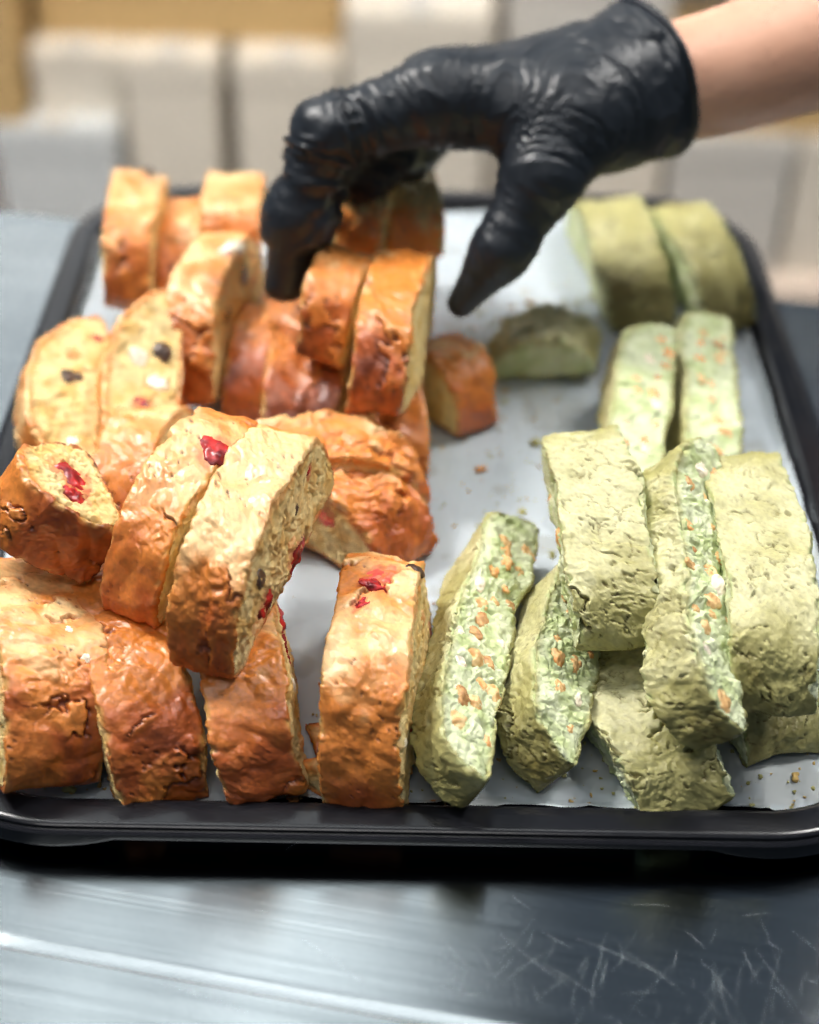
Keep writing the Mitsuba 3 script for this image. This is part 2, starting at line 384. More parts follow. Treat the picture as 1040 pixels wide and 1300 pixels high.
    if kind == 'o':
        wp2 = P + .006 * (np.stack([FB(P, .012, 2, seed + k) for k in (14, 15, 16)], -1) - .5)
        bil1, bil2 = np.abs(2 * N(wp2, .0085, seed + 17) - 1), np.abs(2 * N(wp2 * [1, .7, 1], .0042, seed + 18) - 1)
        bil3 = np.abs(2 * N(wp2, .0021, seed + 19) - 1)
        dc = .00045 * np.minimum(bil3, .5) * (.4 + wr) + .0026 * (FB(P, .017, 2, seed + 5) - .5) + .0010 * (rd1 - .6) + .0016 * np.minimum(bil1, .45) + (.0010 * np.minimum(bil2, .4) + .0005 * (rd2 - .6)) * (.25 + wr) + .00018 * (FB(P, .0014, 2, seed + 6) - .5) * (1 + 2 * flake) - .0014 * cr + .0007 * flake
        pit = sstep(.78, .86, N(P, .0013, seed + 8)) * sstep(.58, .68, FB(P, .012, 2, seed + 9))
        dc -= .0008 * pit
    else:
        lump = FB(P, .0075, 3, seed + 5)
        dc = .0038 * (FB(P, .018, 2, seed + 4) - .5) + .0024 * (lump - .5) + .0011 * (FB(P, .0034, 2, seed + 7) - .5) * (.4 + wr) + .0009 * (FB(P, .0017, 2, seed + 6) - .5) - .0018 * cr + .0006 * flake
        pit = .8 * sstep(.77, .86, N(P, .0014, seed + 8)) * sstep(.48, .62, FB(P, .010, 2, seed + 9))
        dc -= .0010 * pit
        fine = np.abs(2 * FB(warp, .009, 3, seed + 22) - 1)
        cr = np.maximum(cr, sstep(.035, .0, fine) * sstep(.46, .56, FB(P, .016, 2, seed + 34)) * .7)
        dc -= .0009 * sstep(.035, .0, fine) * sstep(.46, .56, FB(P, .016, 2, seed + 34))
    # crumb relief
    # crumb: clumps with crevices between them, larger hollows
    def clumps(size, sd):
        rc = np.random.default_rng(seed * 7 + sd)
        caps = np.where(w < .99)[0]
        box0, box1 = loc.min(0) - .002, loc.max(0) + .002
        cnt = int((box1[1] - box0[1]) * (box1[2] - box0[2]) / size ** 2 * 1.3)
        cl, gap = np.zeros(len(v)), np.ones(len(v))
        for sg in (-1, 1):
            pts = np.c_[rc.uniform(box0[1], box1[1], cnt), rc.uniform(box0[2], box1[2], cnt)]
            hgt = rc.uniform(0, 1, cnt)
            me = caps[loc[caps, 0] * sg > 0]
            jit = size * .7 * (np.stack([FB(P[me], size * .8, 2, seed + sd + q_) for q_ in (1, 2)], -1) - .5)
            d, ix = cKDTree(pts).query(loc[me][:, 1:] + jit, k=2)
            cl[me] = hgt[ix[:, 0]]
            gap[me] = sstep(0, .45 * size, d[:, 1] - d[:, 0])
        return cl, gap
    c1, g1 = clumps(.0016, 3)
    c2, g2 = clumps(.0040, 5)
    h2 = FB(P, .0052, 3, seed + 42)
    hole = np.clip(sstep(.58, .72, h2) + .9 * (c1 > .86) + .35 * (1 - g1) + .5 * (1 - g2), 0, 1.4)
    grain = FB(P, .0009, 2, seed + 43) - .5
    big = FB(P, .014, 2, seed + 44) - .5
    k = .85 if kind == 'o' else 1.15
    dm = k * (.0006 * grain + .0020 * big + .0007 * (c1 - .5) * g1 + .0011 * (c2 - .5) * g2 - .0011 * sstep(.58, .72, h2) - .0008 * (c1 > .86) * g1 - .00035 * (1 - g1) - .0004 * (1 - g2))
    de = np.full(len(v), 1.)
    de[:at] = np.tile(Tk / 2 - np.abs(xs), no)
    de[at:] = cKDTree(ol).query(loc[at:, 1:])[0]
    chip = np.exp(-(de / .0017) ** 2) * (.0022 * sstep(.46, .72, FB(P, .0042, 3, seed + 91)) + .0007 * (FB(P, .0016, 2, seed + 92) - .3)) * (1. if kind == 'o' else 1.25)
    v = v - n0 * chip[:, None]
    dc = dc * rugged
    if rugged > 1: dc = dc + .004 * (rugged - 1) * (FB(P, .007, 3, seed + 95) - .5)
    v = v + n0 * (w * dc * (1 - .6 * bot) + (1 - w) * dm)[:, None]
    # the loaf was not quite regular: low, wide warp; cut not quite parallel
    amp = .0046 if kind == 'o' else .0058
    lw = lambda q_: amp * (np.stack([FB(q_ + off, .030, 3, seed + k_) for k_ in (51, 52, 53)], -1) - .5) * [1.2, 1.6, 1.4]
    bend = rg.normal(0, .0012), rg.normal(0, .05)
    def shape_up(q_, ref):
        q_ = q_ + lw(ref)
        q_[:, 0] += bend[0] * ((ref[:, 1] / (L / 2)) ** 2 - .3) + bend[1] * (ref[:, 2] - H / 2) * .4
        q_[:, 0] *= 1 - .10 * np.abs(ref[:, 1] / (L / 2)) ** 3
        return q_
    v = shape_up(v, loc)
    v = v @ M.T + np.asarray(pos)
    n = vnormals(v, f)
    # colours of the crust: how brown it baked, blotched
    un = np.abs(loc[:, 1]) / (L / 2)
    ht = loc[:, 2] / H
    br = .44 + brown + 1.05 * (FB(P, .022, 3, seed + 61) - .5) + .35 * (FB(P, .005, 2, seed + 62) - .5) + .38 * sstep(.25, .95, un * .6 + (1 - ht) * .55) - .20 * sstep(.75, 1.0, ht) + .2 * bot
    br = br - .30 * flake + .25 * cr + .20 * (rd1 - .6) if kind == 'o' else br - .25 * flake + .3 * cr - .12 * (lump - .5)
    if kind == 'g': br = br * .72 + .10
    col = lerp(pal['pale'], pal['mid'], sstep(.05, .50, br))
    col = lerp(col, pal['dark'], sstep(.52, 1.0, br))
    col = lerp(col, pal['deep'], .8 * sstep(.95, 1.3, br))
    col = lerp(col, pal['deep'], .75 * np.clip(pit + cr * .8, 0, 1))
    col = lerp(col, pal['crumb2'], .8 * np.clip(chip / .0012, 0, 1))
    edge = np.zeros(len(v)); edge[:at] = np.tile(sstep(.004, .0012, Tk / 2 - np.abs(xs)), no)
    speck = FB(P, .0010, 2, seed + 63)
    col = col * (1 + .45 * (speck - .5) + .25 * (rd3 - .6))[:, None]
    cm = lerp(pal['crumb'], pal['crumb2'], sstep(.35, .75, FB(P, .006, 3, seed + 71)))
    cm = lerp(cm, pal['mid'], .85 * np.clip(sstep(.0045, .0, H * np.maximum(1 - un ** p, 0) ** q - loc[:, 2]) + sstep(.003, .0006, loc[:, 2]), 0, 1))
    cm = cm * (1.12 - (.24 if kind == 'o' else .20) * np.clip(hole, 0, 1) + .25 * grain)[:, None]
    for side, y, zz, size, what, st in nuts:
        if what not in ('cherry', 'pink'): continue
        tgt = np.array([side * Tk / 2, y * L / 2, zz * H]) if side else np.array([zz * Tk / 2, y * L / 2, H * max(1 - abs(y) ** p, 0) ** q])
        dd = np.linalg.norm(loc - tgt, axis=1) + .009 * (FB(P, .003, 3, seed + 81) - .5)
        st_ = .6 * sstep(size * 1.8, size * .9, dd)
        col = lerp(col, srgb(206, 84, 52), st_); cm = lerp(cm, srgb(214, 96, 70), st_)
    kb = 'crust_bsdf' if kind == 'o' else 'matte_crust_bsdf'
    ccol = np.where(w[:, None] > 0, col, cm)
    ncol = np.where(w[:, None] >= .5, cm, cm)
    put(key + '__crust', *sub(v, f, n, col * tint, part == 0)[:3], kb, color=np.clip(sub(v, f, n, col * tint, part == 0)[3], 0, 1))
    for side in (-1, 1):
        name = key + '__cut_face' + ('' if side < 0 else '_001')
        a = sub(v, f, n, cm * tint, part == side)
        put(name, *a[:3], 'crumb_bsdf', color=a[3])
    # pieces of fruit and nut that show
    count = {}
    for side, y, zz, size, what, st in nuts:
        if side: cand = np.where((np.abs(loc[:, 0] - side * Tk / 2) < 1e-6) & (np.arange(len(v)) >= at))[0]
        else: cand = np.arange(at)[loc[:at, 2] > .004]
        tgt = np.array([side * Tk / 2, y * L / 2, zz * H]) if side else np.array([zz * Tk / 2, y * L / 2, H * max(1 - abs(y) ** p, 0) ** q])
        i = cand[np.argmin(((loc[cand] - tgt) ** 2).sum(1))]
        b = trimesh.creation.icosphere(subdivisions=3)
        bv = np.array(b.vertices) * np.array([1, st, .42 if what in ('cherry', 'pink') else .55]) * size
        if what == 'almond' or what == 'hazel': bv[:, 0] *= 1 - .35 * bv[:, 1] / (size * st)
        sd = int(rg.integers(1000))
        bv += np.array(b.vertices) * (FB(bv, size * .7, 3, sd) - .5)[:, None] * size * (.95 if what in ('cherry', 'pink', 'raisin') else .9)
        nn = n[i] / np.linalg.norm(n[i])
        if side: nn = .35 * nn + .65 * side * M[:, 0]
        else: nn = .6 * nn + .4 * (M @ np.array([0, y * .6, 1.]))
        nn /= np.linalg.norm(nn)
        nb = cand[np.linalg.norm(loc[cand] - loc[i], axis=1) < size]
        lift = max(np.percentile((v[nb] - v[i]) @ nn, 60), 0.)
        tt = np.cross(nn, M @ np.array([math.cos(rg.uniform(0, 3.1)), math.sin(rg.uniform(0, 3.1)), .3]))
        tt /= np.linalg.norm(tt)
        B = np.stack([tt, np.cross(nn, tt), nn], 1)
        sink = {'cherry': .27, 'pink': .33, 'raisin': .33}.get(what, .30)
        bv = bv @ B.T + v[i] + nn * (lift - size * sink)
        bf = np.array(b.faces)
        bn = vnormals(bv, bf)
        fn = FB(bv, size * .6, 3, sd + 1)
        c0, c1 = {'cherry': (srgb(96, 12, 20), srgb(190, 40, 38)), 'pink': (srgb(205, 70, 60), srgb(235, 130, 95)), 'raisin': (srgb(38, 24, 20), srgb(88, 60, 40)), 'almond': (srgb(214, 150, 86), srgb(238, 196, 140)), 'white': (srgb(228, 214, 190), srgb(240, 230, 212)),
                  'hazel': (srgb(196, 148, 92), srgb(234, 202, 148)), 'rust': (srgb(172, 120, 76), srgb(212, 168, 114))}[what]
        nm = {'pink': 'cherry', 'white': 'almond', 'hazel': 'nut', 'rust': 'nut'}.get(what, what)
        c_ = count.get(nm, 0); count[nm] = c_ + 1
        put(key + '__' + nm + ('' if c_ == 0 else '_%03d' % c_), bv, bf, bn, 'cherry_bsdf' if nm in ('cherry', 'raisin') else 'nut_bsdf', color=np.clip(lerp(c0, c1, sstep(.3, .7, fn)), 0, 1))


def scatter_nuts(seed, side, n_, kinds, ylim=.8, zl=(.12, .8), size=(.0014, .0033)):
    rg = np.random.default_rng(seed)
    out = []
    for _ in range(n_ * 12):
        if len(out) >= n_: break
        y, z_ = rg.uniform(-ylim, ylim), rg.uniform(*zl)
        if z_ > .86 * max(1 - abs(y) ** 2.6, 0) ** .5 or any(abs(y - o_[1]) < .09 and abs(z_ - o_[2]) < .20 for o_ in out): continue
        out.append((side, y, z_, rg.uniform(*size), kinds[rg.integers(len(kinds))], rg.uniform(1.1, 1.7)))
    return out


OK = ['cherry', 'pink', 'raisin', 'almond', 'white', 'almond']
GK = ['hazel', 'hazel', 'almond', 'rust', 'white', 'hazel']
#SLICES_BEGIN
SLICES = [
    ('O1', 'o', (-0.1276, 0.4107, 0.0127), (17.9, -1.9, 11.1), (0.0997, 0.0368, 0.0402), dict(step=0.00055, p=3.1, brown=0.05, nuts=[(0, -.3, .4, .0014, 'white', 1.2), (0, -.55, .55, .0016, 'white', 1.1), (0, .5, .2, .0011, 'white', 1.3), (0, .45, .1, .001, 'white', 1.3)] + scatter_nuts(1, 1, 5, OK)),
     'large golden slice at the front left corner of the tray under the short chunk'),
    ('O2', 'o', (-0.0952, 0.4145, 0.0108), (20, 4, 0), (0.105, 0.032, 0.036), dict(step=0.00055, p=3.1, brown=0.2, nuts=scatter_nuts(2, 1, 5, OK)),
     'dark golden slice at the front, second from the left, half under another slice'),
    ('O3', 'o', (-0.0525, 0.411, 0.0095), (11, 0, -6), (0.095, 0.029, 0.039), dict(step=0.00055, p=3.1, brown=0.1, nuts=[(0, -.1, -.8, .005, 'raisin', 1.5), (1, .1, .6, .006, 'cherry', 1.3), (1, .4, .5, .006, 'cherry', 1.4)] + scatter_nuts(3, 1, 4, OK)),
     'golden slice at the front left of the lone one, red cherry on its right edge'),
    ('O4', 'o', (-0.111, 0.449, 0.062), (28, 8, -56), (0.046, 0.029, 0.034), dict(step=0.00055, brown=0.25, nuts=[(1, .1, .45, .006, 'cherry', 1.5), (1, -.3, .5, .004, 'cherry', 1.3), (1, .35, .6, .0032, 'almond', 1.3)]),
     'short broken chunk with red cherry in its cut end lying on the front left slice'),
    ('O5', 'o', (-0.0741, 0.451, 0.0492), (-23.4, 3.7, 2.6), (0.0867, 0.0248, 0.0416), dict(step=0.00055, p=3.1, brown=-0.06, nuts=[(0, .05, .55, .0050, 'cherry', 1.5)] + scatter_nuts(5, 1, 4, OK)),
     'pale golden slice with dark red cherry on top, left of the upper front pair'),
    ('O6', 'o', (-0.0512, 0.4316, 0.0531), (-16.6, 7.9, 0.4), (0.096, 0.025, 0.041), dict(step=0.00055, p=3.1, brown=-0.12, nuts=[(1, -.45, .2, .005, 'cherry', 1.5), (1, .1, .12, .005, 'cherry', 1.6), (1, -.5, .6, .003, 'raisin', 1.3)] + scatter_nuts(6, 1, 4, OK)),
     'pale golden slice with its cut side showing, right of the upper front pair'),
    ('O7', 'o', (-0.0078, 0.4114, 0.01), (-4.9, 2.1, -3.7), (0.097, 0.029, 0.047), dict(step=0.00055, p=3.1, brown=-0.06, nuts=[(0, .35, .1, .005, 'pink', 1.4), (0, .22, -.1, .004, 'cherry', 1.4), (0, .02, -.3, .0028, 'cherry', 1.2), (0, .45, .85, .003, 'raisin', 1.3)] + scatter_nuts(7, 1, 6, OK)),
     'single golden slice with pink cherry bits standing alone at the front centre'),
    ('O8', 'o', (-0.0366, 0.5217, 0.0224), (96.4, 3.3, -2.0), (0.0792, 0.0278, 0.0267), dict(step=0.00055, brown=0.1, rugged=1.5, nuts=scatter_nuts(8, -1, 5, OK)),
     'golden slice lying crosswise behind the upper front pair'),
    ('O9', 'o', (-0.035, 0.5157, 0.01), (54.4, 3.2, 2.6), (0.085, 0.036, 0.03), dict(step=0.00055, brown=0.15, rugged=1.6, nuts=scatter_nuts(9, -1, 4, OK)),
     'lower crosswise golden slice on the paper behind the lone front slice'),
    ('O10', 'o', (-0.1055, 0.5278, 0.0101), (-11.1, -4.7, -5.1), (0.075, 0.026, 0.034), dict(step=0.00055, brown=0.1, nuts=()),
     'golden slice low between the short chunk and the pale cherry slice'),
    ('O11', 'o', (-0.128, 0.5655, 0.0246), (9, 20, -72), (0.084, 0.027, 0.034), dict(step=0.00105, nuts=[(1, .2, .5, .003, 'raisin', 1.4)] + scatter_nuts(11, 1, 4, OK)),
     'rounded end slice resting against the left wall of the tray'),
    ('O12', 'o', (-0.0992, 0.5625, 0.0301), (1, 22, -70), (0.106, 0.026, 0.03), dict(step=0.00105, nuts=[(1, -.22, .45, .0048, 'cherry', 1.7), (1, .35, .35, .004, 'raisin', 1.4), (1, .25, .6, .004, 'white', 1.3), (1, .06, .3, .004, 'white', 1.3)]),
     'pale slice with its cut face up, a red cherry and white nuts in it'),
    ('O13', 'o', (-0.0865, 0.6259, 0.0227), (-8.3, 2.1, -4.7), (0.102, 0.0238, 0.0439), dict(step=0.00105, p=3.1, brown=-0.05, nuts=[(1, .2, .7, .004, 'raisin', 1.3), (0, .2, .7, .005, 'white', 1.4), (0, .12, .6, .003, 'cherry', 1.3)] + scatter_nuts(13, 1, 6, OK)),
     'long upright golden slice with nuts along its right side, left of the index finger'),
    ('O14', 'o', (-0.1343, 0.6981, 0.0218), (2.5, -1.5, 3.4), (0.0924, 0.0245, 0.0393), dict(step=0.00105, p=3.1, nuts=[(0, .5, .3, .004, 'raisin', 1.5)]),
     'tall golden slice at the back left corner with one dark raisin on top'),
    ('O15', 'o', (-0.1125, 0.7076, 0.0103), (0.7, -4.2, -0.8), (0.0798, 0.0218, 0.0347), dict(step=0.00105, brown=0.1, nuts=()),
     'pinkish golden slice just right of the back left corner slice'),
    ('O16', 'o', (-0.0887, 0.7093, 0.029), (3.4, -5.9, 3.0), (0.07, 0.028, 0.0316), dict(step=0.00105, nuts=()),
     'golden slice at the back edge of the tray left of the gloved fingers'),
    ('O17', 'o', (-0.0562, 0.6239, 0.01), (1.7, -4.9, -0.8), (0.08, 0.022, 0.034), dict(step=0.00105, brown=0.1, nuts=()),
     'small golden slice directly below the gloved fingertip'),
    ('O18', 'o', (-0.0331, 0.6035, 0.0468), (-12.5, 0.0, 5.6), (0.06, 0.0233, 0.0318), dict(step=0.00105, p=3.1, brown=0.1, nuts=()),
     'glossy orange slice on top, just right of the gloved index finger'),
    ('O19', 'o', (-0.0436, 0.5969, 0.0099), (-4.3, 0.7, -0.6), (0.083, 0.034, 0.032), dict(step=0.00105, brown=0.4, nuts=()),
     'dark reddish slice lying under the glossy one right of the index finger'),
    ('O20', 'o', (-0.0073, 0.5826, 0.0462), (-6.7, 0.0, -2.0), (0.0963, 0.0255, 0.0362), dict(step=0.00105, p=3.1, brown=0.2, nuts=()),
     'orange slice with a large dark brown glossy blotch between finger and thumb'),
    ('O21', 'o', (0.0144, 0.6031, 0.0091), (38, 3, 0), (0.046, 0.026, 0.03), dict(step=0.00105, brown=0.05, nuts=()),
     'short tilted orange slice directly below the thumb tip'),
    ('O22', 'o', (-0.0259, 0.6685, 0.0523), (-3.1, -6.1, 7.5), (0.05, 0.024, 0.032), dict(step=0.00105, brown=-0.25, tint=1.25, nuts=()),
     'golden slice in the shade under the palm, nearer the index finger'),
    ('O23', 'o', (-0.0052, 0.6872, 0.0483), (7.3, -6.7, -0.0), (0.0634, 0.0283, 0.0289), dict(step=0.00105, brown=-0.3, tint=1.25, nuts=()),
     'golden slice at the back edge under the palm, nearer the thumb'),
    ('O24', 'o', (-0.0678, 0.6103, 0.0101), (-3.9, -5.9, -3.2), (0.075, 0.02, 0.034), dict(step=0.00105, brown=0.3, nuts=()),
     'reddish slice wedged between the long upright slice and the fingertip'),
    ('O25', 'o', (-0.0076, 0.5802, 0.008), (7.3, 0.8, -1.1), (0.0771, 0.0232, 0.0303), dict(step=0.00105, brown=0.2, nuts=scatter_nuts(25, 1, 3, OK)),
     'golden slice low on the paper under the blotched orange slice'),
    ('G1', 'g', (0.0348, 0.4276, 0.0215), (-9.0, -2.9, -63.2), (0.142, 0.024, 0.026), dict(step=0.00055, p=6.0, q=0.5, rnd=0.13, nuts=scatter_nuts(31, 1, 24, GK, ylim=0.85, zl=(.1, .85))),
     'long green slice with cut face up, full of nuts, leftmost of the front green slices'),
    ('G2', 'g', (0.0646, 0.4276, 0.0164), (-14.3, -0.0, -55.6), (0.118, 0.023, 0.027), dict(step=0.00055, p=3.4, q=0.45, nuts=scatter_nuts(32, 1, 14, GK, ylim=0.8)),
     'green slice with nuts low on its cut side, second of the front green slices'),
    ('G3', 'g', (0.0685, 0.461, 0.044), (4, 4, -8), (0.108, 0.031, 0.026), dict(step=0.00055, p=4.0, q=0.4, brown=-0.2, nuts=scatter_nuts(33, -1, 4, GK)),
     'pale green slice with a cracked crust lying on top of the front green slices'),
    ('G4', 'g', (0.081, 0.404, 0.0085), (22, 0, -17), (0.088, 0.036, 0.022), dict(step=0.00055, nuts=()),
     'flat green slice at the front edge of the paper, partly under two others'),
    ('G5', 'g', (0.1033, 0.4314, 0.047), (-2.9, 9.3, -48.1), (0.126, 0.022, 0.025), dict(step=0.00055, p=6.0, q=0.5, rnd=0.13, nuts=scatter_nuts(35, 1, 20, GK, ylim=0.85, zl=(.1, .85))),
     'tall green slice leaning with nutty cut face right of the pale cracked slice'),
    ('G6', 'g', (0.1214, 0.4427, 0.0397), (-1.2, 2.4, -4.7), (0.1197, 0.0317, 0.0288), dict(step=0.00055, p=4.0, q=0.4, brown=-0.05, nuts=()),
     'wide rough green slice at the right edge of the tray, upper of two'),
    ('G7', 'g', (0.121, 0.4364, 0.0072), (14.8, 0.0, -0.0), (0.0901, 0.0366, 0.0195), dict(step=0.00055, brown=0.1, nuts=()),
     'green slice mostly hidden under the wide one at the right edge'),
    ('G8', 'g', (0.1037, 0.5648, 0.0303), (-11.3, 0.6, -77.0), (0.1127, 0.0256, 0.0254), dict(step=0.00105, p=7.0, q=0.5, rnd=0.13, nuts=scatter_nuts(38, 1, 14, GK)),
     'green slice with cut face up behind the front group, left of its twin'),
    ('G9', 'g', (0.1338, 0.5804, 0.0241), (-5.1, 4.4, -77.6), (0.1117, 0.0256, 0.025), dict(step=0.00105, p=7.0, q=0.5, rnd=0.13, nuts=scatter_nuts(39, 1, 14, GK)),
     'green slice with cut face up beside the bare paper along the right wall'),
    ('G10', 'g', (0.102, 0.728, 0.0081), (8, 0, -8), (0.11, 0.036, 0.03), dict(step=0.00105, brown=0.3, nuts=()),
     'broad green slice at the back beside the thumb, left of the corner slice'),
    ('G11', 'g', (0.1387, 0.7202, 0.0117), (12, 0, -6), (0.1, 0.03, 0.028), dict(step=0.00105, brown=0.25, nuts=()),
     'green slice in the back right corner of the tray'),
    ('G12', 'g', (0.0606, 0.6412, 0.0108), (86.7, -7.6, -0.8), (0.05, 0.0321, 0.0192), dict(step=0.0008, brown=-0.15, tint=0.92, rugged=2.2, nuts=scatter_nuts(40, 1, 3, GK)),
     'short broken green piece lying alone on the paper right of the thumb tip'),
    ('OB', 'o', (-0.0215, 0.3765, 0.0075), (51.6, 2.9, 5.7), (0.021, 0.016, 0.011), dict(step=0.00055, brown=-0.05, nuts=()),
     'small broken golden bit at the front rim beside the lone slice'),
    ('OC', 'o', (-0.0265, 0.398, 0.0075), (17.2, 0.0, 0.0), (0.014, 0.01, 0.0035), dict(step=0.00055, brown=0.1, nuts=()),
     'flat flake of crust on the paper left of the lone front slice'),
]
#SLICES_END
number = {'o': 0, 'g': 0, 'c': 0}
for i, (nm, kind, pos, ang, dims, opt, text) in enumerate(SLICES):
    stem = 'almond_biscotto' if kind == 'o' else 'pistachio_biscotto'
    key = stem + ('' if number[kind] == 0 else '_%03d' % number[kind])
    number[kind] += 1
    opt = dict(opt)
    biscotto(key, kind, pos, ang, dims, 101 + 37 * i, **opt)
    labels[key] = {'label': text, 'category': 'biscotti', 'group': 'golden biscotti slices on the left of the tray' if kind == 'o' else 'green biscotti slices on the right of the tray'}

# crumbs on the paper
rg = np.random.default_rng(5)
parts, cols = [], []
ico = trimesh.creation.icosphere(subdivisions=2)
for k in range(760):
    if k < 150: c = np.array([rg.normal(.045, .022), rg.normal(.56, .05)])
    elif k < 290: c = np.array([rg.normal(.050, .02), rg.normal(.670, .025)])
    elif k < 700: c = np.array([rg.uniform(-.14, .15), .366 + abs(rg.normal(0, .03))])
    else: c = np.array([rg.uniform(-.13, .14), rg.uniform(.362, .76)])
    sz = rg.uniform(.0002, .0008) if k % 14 else rg.uniform(.0009, .0020)
    bv = np.array(ico.vertices) * rg.uniform(.5, 1.4, 3) * [1, 1, .6] * sz
    bv += np.array(ico.vertices) * (N(bv, sz * .6, k) - .5)[:, None] * sz * 1.5
    parts.append((bv + [c[0], c[1], .0072 + sz * .4], np.array(ico.faces)))
    g = rg.random()
    base = srgb(190, 160, 100) if g < .4 else (srgb(172, 168, 112) if g < .8 or c[0] > .03 else srgb(190, 128, 74))
    cols.append(np.tile(base * rg.uniform(.7, 1.1), (len(bv), 1)))
v, f = join(parts)
put('crumbs', v, f, vnormals(v, f), 'crumb_bsdf', color=np.clip(np.vstack(cols), 0, 1))
labels['crumbs'] = {'kind': 'stuff', 'label': 'crumbs strewn over the parchment between the slices', 'category': 'crumbs'}


# ------------------------------------------------------------------ the person's gloved hand and bare forearm
J = dict(F0=(.2148, .7163, .1441), F1=(.109, .6751, .1395), W=(.0796, .659, .1308), CMC=(.062, .6366, .1301), TM=(.0508, .6158, .1143), TI=(.0348, .6005, .0876), TT=(.0184, .5969, .0614),
         IM=(.0084, .6406, .1354), IP=(-.0377, .622, .1275), ID=(-.0506, .6111, .0949), IT=(-.0561, .6049, .0669),
         MM=(.0103, .6658, .1272), MP=(-.0358, .6449, .113), MD=(-.0464, .6319, .0826), MT=(-.051, .6248, .0617),
         RM=(.0158, .6874, .1193), RP=(-.0268, .6712, .1013), RD=(-.0236, .6600, .0900), RT=(-.0080, .6640, .0960),
         LM=(.0233, .7046, .1123), LP=(-.0117, .6923, .0959), LD=(-.004, .680, .090), LT=(.008, .684, .097))
J = {k: np.array(v) for k, v in J.items()}
def surface_net(F, lo, h):
    """Triangles of the zero level of the grid F (negative inside)."""
    ins = F < 0
    nx_, ny_, nz_ = F.shape
    acc, cnt = np.zeros((nx_ - 1, ny_ - 1, nz_ - 1, 3)), np.zeros((nx_ - 1, ny_ - 1, nz_ - 1))
    cs = [(a, b, c) for a in (0, 1) for b in (0, 1) for c in (0, 1)]
    def at_(A, c): return A[c[0]:nx_ - 1 + c[0], c[1]:ny_ - 1 + c[1], c[2]:nz_ - 1 + c[2]]
    for c in cs:
        for ax in range(3):
            if c[ax]: continue
            d = list(c); d[ax] = 1
            fa, fb = at_(F, c), at_(F, d)
            x = (fa < 0) != (fb < 0)
            t = np.where(x, fa / np.where(x, fa - fb, 1), 0)
            for k in range(3):
                acc[..., k] += x * (c[k] + (t if k == ax else 0))
            cnt += x
    act = cnt > 0
    idx = np.full(act.shape, -1); idx[act] = np.arange(act.sum())
    g = np.stack(np.nonzero(act), -1)
    verts = lo + h * (g + acc[act] / cnt[act][:, None])
    quads = []
    for ax in range(3):
        o1, o2 = [(1, 2), (2, 0), (0, 1)][ax]
        sl0, sl1 = [slice(None)] * 3, [slice(None)] * 3
        sl0[ax], sl1[ax] = slice(0, -1), slice(1, None)
        x = ins[tuple(sl0)] != ins[tuple(sl1)]
        e = np.stack(np.nonzero(x), -1)
        e = e[(e[:, o1] > 0) & (e[:, o2] > 0) & (e[:, o1] < act.shape[o1]) & (e[:, o2] < act.shape[o2])]
        def cell(a, b):
            q = e.copy(); q[:, o1] -= a; q[:, o2] -= b
            return idx[q[:, 0], q[:, 1], q[:, 2]]
        q = np.stack([cell(1, 1), cell(0, 1), cell(0, 0), cell(1, 0)], 1)
        flip = ~ins[e[:, 0], e[:, 1], e[:, 2]]
        q[flip] = q[flip][:, ::-1]
        quads.append(q)
    q = np.vstack(quads)
    q = q[(q >= 0).all(1)]
    return verts, np.vstack([q[:, [0, 1, 2]], q[:, [0, 2, 3]]])


BONES = [('W', .0275, 'CMC', .0215), ('W', .0275, 'IM', .0165), ('W', .0265, 'MM', .0165), ('W', .026, 'RM', .0150), ('W', .025, 'LM', .0130), ('CMC', .0215, 'IM', .0150), ('IM', .0165, 'LM', .0125),
         ('CMC', .0215, 'TM', .0160), ('TM', .0160, 'TI', .0120), ('TI', .0120, 'TT', .0074),
         ('IM', .0165, 'IP', .0132), ('IP', .0132, 'ID', .0112), ('ID', .0112, 'IT', .0092),
         ('MM', .0160, 'MP', .0128), ('MP', .0128, 'MD', .0108), ('MD', .0108, 'MT', .0088),
         ('RM', .0145, 'RP', .0112), ('RP', .0112, 'RD', .0095), ('RD', .0095, 'RT', .0080),
         ('LM', .0125, 'LP', .0098), ('LP', .0098, 'LD', .0082), ('LD', .0082, 'LT', .0072), ('W', .0275, 'WE', .0255)]
J['WE'] = J['W'] + .30 * (J['F1'] - J['W'])
J['TT'] = J['TT'] + [.0008, 0, .003]


def hand_field(p):
    tot, axis = np.zeros(len(p)), np.zeros((len(p), 3))
    best = np.full(len(p), 9.)
    for a, ra, b, rb in BONES:
        A, B = J[a], J[b]
        d = B - A
        t = np.clip(((p - A) @ d) / (d @ d), 0, 1)
        q = p - A - t[:, None] * d
        e = np.linalg.norm(q, axis=1) - (ra + (rb - ra) * t)
        k = .0042
        wgt = np.exp(-np.clip(e, -.03, .08) / k)
        tot += wgt
        u_ = d / np.linalg.norm(d)
        axis += wgt[:, None] * u_ * (1 if u_[0] < 0 else -1)
    return -.0042 * np.log(np.maximum(tot, 1e-30)) + .0012, axis / np.maximum(np.linalg.norm(axis, axis=1, keepdims=True), 1e-9)


